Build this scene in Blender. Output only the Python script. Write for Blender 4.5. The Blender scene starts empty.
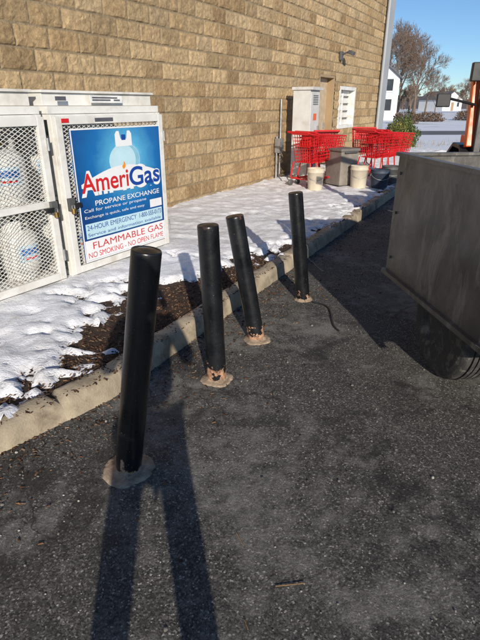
import bpy, bmesh, math, random
import numpy as np
from mathutils import Vector, Matrix, noise, Euler
random.seed(7); np.random.seed(7)
scene=bpy.context.scene
COL=scene.collection
R=math.radians

# ------------------------------------------------------------ materials
def nmat(name):
    m=bpy.data.materials.new(name); m.use_nodes=True
    nt=m.node_tree; b=nt.nodes['Principled BSDF']
    return m,nt,b
def N(nt,t,**kw):
    n=nt.nodes.new(t)
    for k,v in kw.items(): setattr(n,k,v)
    return n
def ramp(nt,src,stops,interp='LINEAR'):
    r=N(nt,'ShaderNodeValToRGB'); r.color_ramp.interpolation=interp
    e=r.color_ramp.elements
    while len(e)<len(stops): e.new(0.5)
    for i,(p,c) in enumerate(stops):
        e[i].position=p
        e[i].color=(c,c,c,1) if isinstance(c,(int,float)) else (*c,1)
    nt.links.new(src,r.inputs[0]); return r.outputs[0]
def mixc(nt,f,a,b,mode='MIX'):
    m=N(nt,'ShaderNodeMix',data_type='RGBA',blend_type=mode)
    for sock,v in ((m.inputs[0],f),(m.inputs[6],a),(m.inputs[7],b)):
        if hasattr(v,'is_linked') : nt.links.new(v,sock)
        elif isinstance(v,(int,float)): sock.default_value=v
        else: sock.default_value=(*v,1)
    return m.outputs[2]
def noi(nt,co,scale,detail=3,rough=.55,dist=0):
    n=N(nt,'ShaderNodeTexNoise'); n.inputs['Scale'].default_value=scale
    n.inputs['Detail'].default_value=min(detail,5); n.inputs['Roughness'].default_value=rough
    n.inputs['Distortion'].default_value=dist
    nt.links.new(co,n.inputs['Vector']); return n.outputs['Fac']
def vor(nt,co,scale,feature='F1',out='Distance'):
    n=N(nt,'ShaderNodeTexVoronoi',feature=feature); n.inputs['Scale'].default_value=scale
    nt.links.new(co,n.inputs['Vector']); return n.outputs[out]
def math_(nt,op,a,b=None,clamp=False):
    m=N(nt,'ShaderNodeMath',operation=op); m.use_clamp=clamp
    for i,v in enumerate((a,b)):
        if v is None: continue
        if hasattr(v,'is_linked'): nt.links.new(v,m.inputs[i])
        else: m.inputs[i].default_value=v
    return m.outputs[0]
def bump(nt,b,h,strength=.4,dist=.01):
    n=N(nt,'ShaderNodeBump'); n.inputs['Strength'].default_value=strength
    n.inputs['Distance'].default_value=dist
    nt.links.new(h,n.inputs['Height']); nt.links.new(n.outputs[0],b.inputs['Normal'])
def coords(nt,kind='Object'):
    return N(nt,'ShaderNodeTexCoord').outputs[kind]
def simple(name,col,rough=.5,metal=0,var=.25,scale=8,bmp=.1,dirt=None,dirt_amt=.5,spec=.5,fine=60):
    m,nt,b=nmat(name); co=coords(nt)
    n1=noi(nt,co,scale,4,.6)
    dark=tuple(c*(1-var) for c in col); lite=tuple(min(1,c*(1+var*.6)) for c in col)
    c=mixc(nt,ramp(nt,n1,[(.3,0.),(.7,1.)]),dark,lite)
    if dirt:
        d=ramp(nt,noi(nt,co,scale*.6,5,.7,.3),[(.5,0.),(.68,dirt_amt)])
        c=mixc(nt,d,c,dirt)
    nt.links.new(c,b.inputs['Base Color'])
    r=ramp(nt,n1,[(.3,max(0,rough-.1)),(.7,min(1,rough+.12))])
    nt.links.new(r,b.inputs['Roughness'])
    b.inputs['Metallic'].default_value=metal
    b.inputs['Specular IOR Level'].default_value=spec
    if bmp>.06: bump(nt,b,noi(nt,co,fine,2),bmp,.004)
    return m

# asphalt
def asphalt_mat():
    m,nt,b=nmat('asphalt'); co=coords(nt)
    cell=N(nt,'ShaderNodeTexVoronoi'); cell.inputs['Scale'].default_value=165; nt.links.new(co,cell.inputs['Vector'])
    sep=N(nt,'ShaderNodeSeparateColor'); nt.links.new(cell.outputs['Color'],sep.inputs[0])
    agg=ramp(nt,sep.outputs[0],[(0,(.028,.026,.024)),(.5,(.068,.064,.058)),(.8,(.115,.108,.098)),(.94,(.18,.17,.15)),(1,(.42,.40,.36))])
    fine=noi(nt,co,240,2,.7)
    c=mixc(nt,1.,agg,ramp(nt,fine,[(.3,.55),(.7,1.4)]),'MULTIPLY')
    big=noi(nt,co,.85,5,.65,.5)
    med=noi(nt,co,7,5,.78)
    dm=math_(nt,'ADD',math_(nt,'MULTIPLY',math_(nt,'SUBTRACT',big,.48),6.5),math_(nt,'MULTIPLY',math_(nt,'SUBTRACT',med,.5),3.0))
    dust=ramp(nt,dm,[(.0,0.),(.9,.72)])
    c=mixc(nt,dust,c,mixc(nt,ramp(nt,fine,[(.35,0.),(.65,1.)]),(.155,.148,.135),(.30,.288,.265)))
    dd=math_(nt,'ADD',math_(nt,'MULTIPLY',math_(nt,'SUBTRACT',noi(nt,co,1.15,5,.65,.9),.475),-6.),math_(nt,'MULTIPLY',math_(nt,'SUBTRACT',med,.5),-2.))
    damp_shade=ramp(nt,dd,[(.0,0.),(.7,.75)])  # dark noise patches: damp asphalt plus soft tree shadow painted into the colour
    c=mixc(nt,damp_shade,c,(.018,.0175,.0175))
    sp=ramp(nt,noi(nt,co,36,4,.85),[(.67,0.),(.74,.6)])
    c=mixc(nt,sp,c,(.38,.37,.345))
    wn=N(nt,'ShaderNodeTexNoise'); wn.inputs['Scale'].default_value=2.2; wn.inputs['Detail'].default_value=4; nt.links.new(co,wn.inputs['Vector'])
    wv=N(nt,'ShaderNodeVectorMath',operation='MULTIPLY_ADD'); nt.links.new(wn.outputs['Color'],wv.inputs[0]); wv.inputs[1].default_value=(.8,.8,.0); nt.links.new(co,wv.inputs[2])
    cr=vor(nt,wv.outputs[0],.62,'DISTANCE_TO_EDGE')
    crm=ramp(nt,cr,[(.0,.9),(.005,0.)])
    crm=math_(nt,'MULTIPLY',crm,ramp(nt,big,[(.42,0.),(.5,.85)]))
    c=mixc(nt,crm,c,(.010,.010,.010))
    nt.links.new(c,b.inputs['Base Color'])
    r=mixc(nt,damp_shade,(.85,.85,.85),(.48,.48,.48)); nt.links.new(r,b.inputs['Roughness'])
    h=math_(nt,'ADD',math_(nt,'MULTIPLY',sep.outputs[0],.4),noi(nt,co,70,4,.75))
    bump(nt,b,h,.7,.0055)
    return m
def snow_mat(name='snow',dirty=.5,sc=1):
    m,nt,b=nmat(name); co=coords(nt)
    d=ramp(nt,noi(nt,co,6*sc,5,.75,.4),[(.50,0.),(.72,dirty)])
    c=mixc(nt,d,(.86,.87,.90),(.42,.38,.33))
    f=noi(nt,co,75*sc,3,.65)
    d2=ramp(nt,f,[(.66,0.),(.72,dirty*1.3)])
    c=mixc(nt,d2,c,(.10,.06,.035))
    nt.links.new(c,b.inputs['Base Color']); b.inputs['Roughness'].default_value=.6
    bump(nt,b,math_(nt,'ADD',noi(nt,co,26*sc,5,.75),math_(nt,'MULTIPLY',f,.3)),.8,.016)
    return m
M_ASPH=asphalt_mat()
M_SNOW=snow_mat(dirty=.55)
M_BLACK=simple('black_plastic',(.015,.015,.016),.45,0,.3,bmp=0)
M_WHITE=simple('white_powder_coat',(.74,.73,.69),.4,0,.1,6,.0,dirt=(.40,.33,.24),dirt_amt=.5)
M_MESHW=simple('white_expanded_metal',(.70,.69,.65),.5,0,.12,14,.0,dirt=(.38,.27,.17),dirt_amt=.6)
M_TANK=simple('tank_paint',(.66,.66,.63),.35,0,.08,5,.0,dirt=(.35,.30,.24),dirt_amt=.4)
M_BRASS=simple('valve_brass',(.5,.33,.12),.35,1,bmp=0)
M_CONC=simple('curb_concrete',(.42,.35,.25),.92,0,.35,6,.7,dirt=(.12,.09,.062),dirt_amt=.8,fine=90)
M_RED=simple('red_plastic',(.62,.016,.020),.4,0,.15,5,.0)
M_ORANGE=simple('orange_paint',(.75,.13,.02),.35,0,.15,bmp=0)
M_RUB=simple('rubber',(.045,.043,.040),.8,0,.4,20,.3,dirt=(.20,.185,.16),dirt_amt=.8)
M_GREY=simple('grey_trim',(.34,.355,.37),.55,0,.08,2,.0)
M_TAN=simple('tan_door_paint',(.36,.25,.14),.5,0,.1,3,0)
M_DKGREY=simple('dark_grey_plastic',(.09,.09,.09),.5,bmp=0)
M_GALV=simple('galvanised',(.42,.43,.43),.4,.7,.15,10,0)
M_BARK=simple('bark',(.17,.125,.095),.9,0,.3,3,.0)
M_TWIG=simple('twigs',(.21,.145,.105),.9,0,.3,3,.0)
M_SIDING=simple('white_siding',(.70,.70,.69),.6,0,.06,1,.0)
M_ROOF=simple('roof_shingle',(.12,.12,.125),.9,0,.25,2,.0)
M_GLASS=simple('window_glass',(.03,.035,.045),.1,0,.2,2,.0)
M_BUCKW=simple('bucket_white',(.60,.53,.41),.5,0,.15,8,0)
def steel_mat():
    m,nt,b=nmat('weathered_steel'); co=coords(nt)
    mp=N(nt,'ShaderNodeMapping'); mp.inputs['Scale'].default_value=(1,1,.28); nt.links.new(co,mp.inputs[0])
    n=noi(nt,mp.outputs[0],7,5,.72,.6); n2=noi(nt,co,2.2,4,.6,.3)
    c=mixc(nt,ramp(nt,n2,[(.35,0.),(.65,1.)]),(.075,.070,.063),(.20,.185,.165))
    c=mixc(nt,ramp(nt,n,[(.50,0.),(.66,.65)]),c,(.33,.305,.27))
    c=mixc(nt,ramp(nt,noi(nt,co,11,5,.75),[(.60,0.),(.68,.7)]),c,(.09,.055,.035))
    nt.links.new(c,b.inputs['Base Color']); b.inputs['Metallic'].default_value=.35
    nt.links.new(ramp(nt,n,[(.3,.30),(.7,.62)]),b.inputs['Roughness'])
    bump(nt,b,math_(nt,'ADD',math_(nt,'MULTIPLY',n2,3.),noi(nt,co,30,3)),.25,.006)
    return m
M_STEEL=steel_mat()
def vcol_mat(name,rough=.9,bmp=.5,bscale=60):
    m,nt,b=nmat(name); co=coords(nt)
    a=N(nt,'ShaderNodeVertexColor',layer_name='Col')
    c=a.outputs['Color']
    n=ramp(nt,noi(nt,co,24,5,.8),[(.3,.58),(.7,1.28)])
    c=mixc(nt,1.,c,n,'MULTIPLY')
    n=ramp(nt,noi(nt,co,1.1,3,.6),[(.3,.84),(.7,1.08)])
    c=mixc(nt,1.,c,n,'MULTIPLY')
    nt.links.new(c,b.inputs['Base Color']); b.inputs['Roughness'].default_value=rough
    b.inputs['Specular IOR Level'].default_value=.25
    if bmp: bump(nt,b,noi(nt,co,bscale,5,.8),bmp,.016)
    return m
M_BLOCK=vcol_mat('split_face_block',.92,.9,42)
M_CHIP=vcol_mat('mulch_chips_mat',.9,0,80)
M_MULCH=simple('mulch_soil',(.042,.024,.015),.95,0,.6,30,.9,dirt=(.11,.06,.035),dirt_amt=.8,fine=70)

# ------------------------------------------------------------ mesh helpers
class MB:
    def __init__(s): s.v=[];s.f=[];s.mi=[];s.mats=[];s.sm=[]
    def m(s,mat):
        if mat not in s.mats: s.mats.append(mat)
        return s.mats.index(mat)
    def add(s,verts,faces,mat,smooth=False):
        o=len(s.v); s.v+= [tuple(v) for v in verts]; k=s.m(mat)
        for f in faces: s.f.append(tuple(i+o for i in f)); s.mi.append(k); s.sm.append(smooth)
    def box(s,c,size,mat,rot=None,taper=1):
        hx,hy,hz=[a/2 for a in size]
        vs=[Vector((x*hx*(taper if z>0 else 1),y*hy*(taper if z>0 else 1),z*hz)) for z in(-1,1) for y in(-1,1) for x in(-1,1)]
        if rot is not None: vs=[rot@v for v in vs]
        vs=[v+Vector(c) for v in vs]
        s.add(vs,[(0,2,3,1),(4,5,7,6),(0,1,5,4),(2,6,7,3),(0,4,6,2),(1,3,7,5)],mat)
    def cyl(s,a,b,r1,mat,r2=None,seg=10,caps=True,smooth=True):
        a=Vector(a);b=Vector(b); r2=r1 if r2 is None else r2
        d=(b-a).normalized(); u=d.orthogonal().normalized(); w=d.cross(u)
        vs=[]
        for p,r in((a,r1),(b,r2)):
            for i in range(seg):
                t=2*math.pi*i/seg; vs.append(p+u*r*math.cos(t)+w*r*math.sin(t))
        s.add(vs,[(i,(i+1)%seg,seg+(i+1)%seg,seg+i) for i in range(seg)],mat,smooth)
        if caps:
            s.add(vs[:seg],[tuple(range(seg))[::-1]],mat); s.add(vs[seg:],[tuple(range(seg))],mat)
    def path(s,pts,r,mat,seg=8):
        for a,b in zip(pts[:-1],pts[1:]): s.cyl(a,b,r,mat,seg=seg)
    def lathe(s,prof,mat,origin=(0,0,0),axis='z',seg=28,smooth=True,wob=None):
        vs=[];o=Vector(origin)
        for r,z in prof:
            for i in range(seg):
                t=2*math.pi*i/seg; rr=r*(wob(t,z) if wob else 1)
                p=(rr*math.cos(t),rr*math.sin(t),z)
                if axis=='x': p=(p[2],p[0],p[1])
                if axis=='y': p=(p[0],p[2],p[1])
                vs.append(o+Vector(p))
        fs=[]
        for k in range(len(prof)-1):
            for i in range(seg):
                j=(i+1)%seg; fs.append((k*seg+i,k*seg+j,(k+1)*seg+j,(k+1)*seg+i))
        s.add(vs,fs,mat,smooth)
        s.add(vs[-seg:],[tuple(range(seg))],mat)
        s.add(vs[:seg],[tuple(range(seg))[::-1]],mat)
    def out(s,name,parent=None,bevel=0,loc=None,rotz=None,cols=None):
        me=bpy.data.meshes.new(name); me.from_pydata(s.v,[],s.f)
        for m in s.mats: me.materials.append(m)
        me.polygons.foreach_set('material_index',s.mi)
        me.polygons.foreach_set('use_smooth',s.sm); me.update()
        if cols is not None:
            ca=me.color_attributes.new('Col','FLOAT_COLOR','POINT')
            ca.data.foreach_set('color',np.array(cols,dtype=np.float32).ravel())
        ob=bpy.data.objects.new(name,me); COL.objects.link(ob)
        if parent: ob.parent=parent
        if loc is not None: ob.location=loc
        if rotz is not None: ob.rotation_euler=(0,0,rotz)
        if bevel:
            b=ob.modifiers.new('bevel','BEVEL'); b.width=bevel; b.segments=2; b.limit_method='ANGLE'; b.angle_limit=R(50)
        return ob
def empty(name,loc=(0,0,0),rotz=0,parent=None):
    e=bpy.data.objects.new(name,None); COL.objects.link(e); e.location=loc; e.rotation_euler=(0,0,rotz); e.empty_display_size=.2
    if parent: e.parent=parent
    return e
def textmesh(body,name,parent,x0,x1,zc,y,mat,offset=0,height=None):
    cu=bpy.data.curves.new(name,'FONT'); cu.body=body; cu.size=1; cu.offset=offset; cu.extrude=0
    ob=bpy.data.objects.new(name,cu); COL.objects.link(ob)
    dg=bpy.context.evaluated_depsgraph_get(); dg.update()
    me=bpy.data.meshes.new_from_object(ob.evaluated_get(dg)); 
    bpy.data.objects.remove(ob)
    n=len(me.vertices); a=np.zeros(n*3); me.vertices.foreach_get('co',a); a=a.reshape(-1,3)
    mn=a[:,:2].min(0)+offset; mx=a[:,:2].max(0)-offset
    sx=(x1-x0)/(mx[0]-mn[0]); sz=sx if height is None else height/(mx[1]-mn[1])
    cz=(mn[1]+mx[1])/2
    o=np.zeros_like(a); o[:,0]=x0+(a[:,0]-mn[0])*sx; o[:,2]=zc+(a[:,1]-cz)*sz; o[:,1]=y
    me.vertices.foreach_set('co',o.ravel()); me.materials.clear(); me.materials.append(mat); me.update()
    t=bpy.data.objects.new(name,me); COL.objects.link(t); t.parent=parent
    return t

# ------------------------------------------------------------ layout frames
P0=Vector((-1.01,7.14)); D=Vector((.495,.869)).normalized(); Nn=Vector((D.y,-D.x))
def W(s,o,z=0): p=P0+D*s+Nn*o; return Vector((p.x,p.y,z))
WALL_ANG=math.atan2(D.y,D.x)
S0,S1=-7.0,10.4
CURB=[(-3.2,-.6),(-1.12,1.86),(-.72,2.31),(.27,4.21),(2.42,8.28),(4.9,12.98),(5.4,14.2)]
def curb_sd(X,Y):
    best=np.full(X.shape,1e9); sg=np.ones(X.shape)
    for (ax,ay),(bx,by) in zip(CURB[:-1],CURB[1:]):
        dx,dy=bx-ax,by-ay; L2=dx*dx+dy*dy
        t=np.clip(((X-ax)*dx+(Y-ay)*dy)/L2,0,1)
        d=np.hypot(X-ax-t*dx,Y-ay-t*dy); c=dx*(Y-ay)-dy*(X-ax)
        k=d<best-1e-9; best[k]=d[k]; sg[k]=np.sign(c[k])
    return best*sg
def fnoise(X,Y,sc,oct=4,seed=0):
    o=np.empty(X.size)
    for i,(x,y) in enumerate(zip(X.ravel(),Y.ravel())):
        o[i]=noise.fractal(Vector((x*sc+seed,y*sc,seed*1.7)),1.0,2.0,oct)
    return o.reshape(X.shape)
def grid_mesh(name,X,Y,Z,mat,keep=None,parent=None,smooth=True):
    n,m=X.shape
    v=np.stack([X,Y,Z],-1).reshape(-1,3)
    i,j=np.meshgrid(np.arange(n-1),np.arange(m-1),indexing='ij')
    a=(i*m+j).ravel(); f=np.stack([a,a+m,a+m+1,a+1],-1)
    if keep is not None:
        kk=keep.ravel()
        ok=kk[f].all(1); f=f[ok]
    me=bpy.data.meshes.new(name); me.from_pydata(v.tolist(),[],f.tolist()); me.materials.append(mat)
    bm=bmesh.new(); bm.from_mesh(me)
    bmesh.ops.delete(bm,geom=[q for q in bm.verts if not q.link_faces],context='VERTS')
    bmesh.ops.recalc_face_normals(bm,faces=bm.faces)
    if sum(q.normal.z for q in bm.faces)<0: bmesh.ops.reverse_faces(bm,faces=bm.faces)
    bm.to_mesh(me); bm.free()
    if smooth: me.polygons.foreach_set('use_smooth',[True]*len(me.polygons))
    ob=bpy.data.objects.new(name,me); COL.objects.link(ob)
    if parent: ob.parent=parent
    return ob

# ------------------------------------------------------------ ground
def ground():
    m,nt,b=nmat('snowy_grass'); co=coords(nt)
    f=ramp(nt,noi(nt,co,.22,5,.7,.5),[(.34,0.),(.44,1.)])
    g=mixc(nt,noi(nt,co,9,3),(.10,.085,.045),(.20,.17,.10))
    c=mixc(nt,f,g,(.82,.84,.88)); nt.links.new(c,b.inputs['Base Color']); b.inputs['Roughness'].default_value=.85
    mb=MB(); S=900; mb.add([(-S,-S,0),(S,-S,0),(S,S,0),(-S,S,0)],[(0,1,2,3)],m); mb.out('ground')
    mb=MB(); z=.006
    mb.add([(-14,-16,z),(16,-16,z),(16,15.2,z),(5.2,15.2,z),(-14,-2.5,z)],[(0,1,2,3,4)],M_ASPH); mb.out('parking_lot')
    mb=MB(); mb.add([(-30,27,z),(120,33,z),(120,38,z),(-30,31,z)],[(0,1,2,3)],simple('far_road_asphalt',(.14,.14,.15),.9,0,.2,1,0)); mb.out('road')
ground()
def verge_z(X,Y):
    return .112+.012*np.clip(curb_sd(X,Y),0,3)
def verge():
    s=np.arange(S0,12.4,.028); o=np.arange(-.02,5.3,.028)
    Sg,Og=np.meshgrid(s,o,indexing='ij')
    X=P0.x+D.x*Sg+Nn.x*Og; Y=P0.y+D.y*Sg+Nn.y*Og
    sd=curb_sd(X,Y); keep=sd>.03
    vz=verge_z(X,Y)
    X2,Y2=X[::3,::3],Y[::3,::3]
    k2=curb_sd(X2,Y2)>.02
    n=fnoise(X2,Y2,7,3,3)
    grid_mesh('mulch_bed',X2,Y2,verge_z(X2,Y2)-.012+n*.008,M_MULCH,k2)
    n1=fnoise(X,Y,1.5,6,11); n2=fnoise(X,Y,9,4,5); n3=fnoise(X,Y,3.2,3,21)
    b=np.interp(Y,[0,1.9,2.4,2.8,3.3,3.9,4.4,5.2,9,14],[.42,.34,.44,.62,.72,.60,.32,.16,.10,.1])
    mask=(sd-b)/.20+n1*1.7+n2*1.9
    cage=np.exp(-((Og-1.42)/.15)**2)*(Y<5.3)*(Y>3.55)
    mask-=cage*2.2
    mask-=1.8*np.exp(-(((X+.70)/.28)**2+((Y-4.75)/.35)**2))
    mask-=1.4*np.exp(-(((X+.95)/.25)**2+((Y-3.7)/.35)**2))
    under=(Og<1.15)&(Sg<-2.0); mask-=under*.4
    t=np.clip(mask*.5+.5,0,1); t=t*t*(3-2*t)
    dent=np.zeros_like(X); rg=random.Random(2)
    for _ in range(70):
        cx=rg.uniform(-2.4,3.2); cy=rg.uniform(2.4,10.5); a=rg.uniform(0,3.14); ca,sa=math.cos(a),math.sin(a)
        u=(X-cx)*ca+(Y-cy)*sa; v=-(X-cx)*sa+(Y-cy)*ca
        dent+=np.exp(-((u/.13)**4+(v/.055)**4))
    Z=vz-.028+t*.055+n2*.011*t+n3*.020*t-.016*np.clip(dent,0,1.2)*t
    k=keep&(mask>-1.6)
    grid_mesh('snow_patch',X,Y,Z,M_SNOW,k)
    mb=MB(); cols=[]
    rng=np.random.RandomState(3); cnt=0
    palette=[(.10,.045,.022),(.055,.028,.018),(.16,.085,.045),(.03,.018,.012),(.22,.14,.085)]
    while cnt<10500:
        y=rng.uniform(.9,9); sdv=rng.exponential(.42)
        k=np.searchsorted([c[1] for c in CURB],y)-1
        (ax,ay),(bx,by)=CURB[k],CURB[k+1]; t_=(y-ay)/(by-ay); x=ax+(bx-ax)*t_
        L=math.hypot(bx-ax,by-ay); nx,ny=-(by-ay)/L,(bx-ax)/L
        if y>4.5 and rng.rand()>.35: continue
        if rng.rand()<.15:
            dd=-rng.exponential(.16); zz=.010
        else:
            dd=.14+sdv; zz=None
            if rng.rand()<.14: dd=rng.uniform(.01,.14); zz=.130
        px,py=x+nx*dd,y+ny*dd
        if zz is None: zz=.112+.012*max(0,dd)-.003+rng.uniform(-.004,.009)
        l=rng.uniform(.006,.026); w=rng.uniform(.003,.009); h=rng.uniform(.002,.005)
        rot=Euler((rng.uniform(-.4,.4),rng.uniform(-.5,.5),rng.uniform(0,6.3))).to_matrix()
        mb.box((px,py,zz),(l,w,h),M_CHIP,rot,taper=.7)
        c=palette[rng.randint(5)]; g=rng.uniform(.7,1.3)
        cols+= [(c[0]*g,c[1]*g,c[2]*g,1)]*8; cnt+=1
    mb.out('mulch_chips',cols=cols)
verge()
def curb():
    pts=[]; 
    for (ax,ay),(bx,by) in zip(CURB[:-1],CURB[1:]):
        L=math.hypot(bx-ax,by-ay); n=max(2,int(L/.03))
        for i in range(n): pts.append((ax+(bx-ax)*i/n,ay+(by-ay)*i/n))
    pts.append(CURB[-1])
    P=np.array(pts); 
    for _ in range(4): P[1:-1]=(P[:-2]+2*P[1:-1]+P[2:])/4
    T=np.gradient(P,axis=0); T/=np.linalg.norm(T,axis=1)[:,None]; Nr=np.stack([-T[:,1],T[:,0]],-1)
    s=np.concatenate([[0],np.cumsum(np.linalg.norm(np.diff(P,axis=0),axis=1))])
    prof=[(-.012,-.02),(-.006,.03),(0,.075),(.004,.105),(.014,.122),(.035,.130),(.07,.132),(.105,.131),(.135,.127),(.147,.113),(.15,.03)]
    X=np.zeros((len(P),len(prof)));Y=X.copy();Z=X.copy()
    for i in range(len(P)):
        j=min(abs(s[i]-q) for q in np.arange(.55,30,1.5)); gap=1 if j<.016 else 0
        for k,(o,z) in enumerate(prof):
            a=noise.fractal(Vector((s[i]*6,k*.35,2)),1,2,4)
            oo=o+a*.008; zz=z+noise.fractal(Vector((s[i]*8,k*.4,9)),1,2,4)*.006
            if 0<k<10: zz-=gap*.04
            ch=max(0,min(1,(noise.noise(Vector((s[i]*3.2,0,5)))-.22)*6))
            if k in(3,4,5): zz-=.014*ch; oo+=.012*ch
            X[i,k]=P[i,0]+Nr[i,0]*oo; Y[i,k]=P[i,1]+Nr[i,1]*oo; Z[i,k]=zz
    grid_mesh('curb',X,Y,Z,M_CONC)
curb()
def scatter():
    rng=np.random.RandomState(11)
    mats=[simple('pebble_grey',(.20,.19,.17),.9,bmp=0),simple('pebble_pale',(.42,.40,.36),.9,bmp=0),simple('pebble_dark',(.06,.055,.05),.9,bmp=0)]
    bm0=bmesh.new(); bmesh.ops.create_icosphere(bm0,subdivisions=1,radius=1)
    bv=[v.co.copy() for v in bm0.verts]; bf=[tuple(v.index for v in f.verts) for f in bm0.faces]; bm0.free()
    mb=MB(); n=0
    while n<2000:
        y=rng.uniform(.5,7); x=rng.uniform(-1.4,2.2)
        sd=curb_sd(np.array([x]),np.array([y]))[0]
        if sd>-.02: continue
        if rng.rand()>.2+math.exp(sd*2.5): continue
        r=min(.009,.0015+rng.exponential(.0014)); 
        sc=(rng.uniform(.7,1.3),rng.uniform(.7,1.3),rng.uniform(.45,.9))
        mb.add([(x+v.x*r*sc[0]*rng.uniform(.85,1.15),y+v.y*r*sc[1]*rng.uniform(.85,1.15),.006+r*.4+v.z*r*sc[2]) for v in bv],bf,mats[rng.choice(3,p=[.5,.2,.3])]); n+=1
    mb.out('gravel')
    leafm=simple('dry_leaf',(.30,.16,.06),.8,0,.4,30,0); mb=MB()
    for n in range(60):
        y=rng.uniform(.9,5.5); x=rng.uniform(-1.4,1.5)
        sd=curb_sd(np.array([x]),np.array([y]))[0]
        z=.009 if sd<0 else .15
        if rng.rand()>.2+math.exp(-abs(sd)*3): continue
        l=rng.uniform(.010,.026); a=rng.uniform(0,6.3); ca,sa=math.cos(a),math.sin(a); w=l*rng.uniform(.25,.6)
        def P(u,v,h): return (x+ca*u-sa*v,y+sa*u+ca*v,z+h)
        mb.add([P(-l,0,0),P(-l*.3,w,.006),P(l*.5,w*.8,.004),P(l,0,.008),P(l*.5,-w*.8,.005),P(-l*.3,-w,.003),P(0,0,.001)],
               [(0,6,1),(1,6,2),(2,6,3),(3,6,4),(4,6,5),(5,6,0)],leafm)
    for (x,y,a,l) in[(.17,1.16,.1,.05),(.0,1.35,2.0,.03),(.02,1.02,1.9,.015)]:
        mb.cyl((x-l*math.cos(a),y-l*math.sin(a),.010),(x+l*math.cos(a),y+l*math.sin(a),.012),.0013,leafm,seg=5)
    mb.out('fallen_leaves')
scatter()

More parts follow.
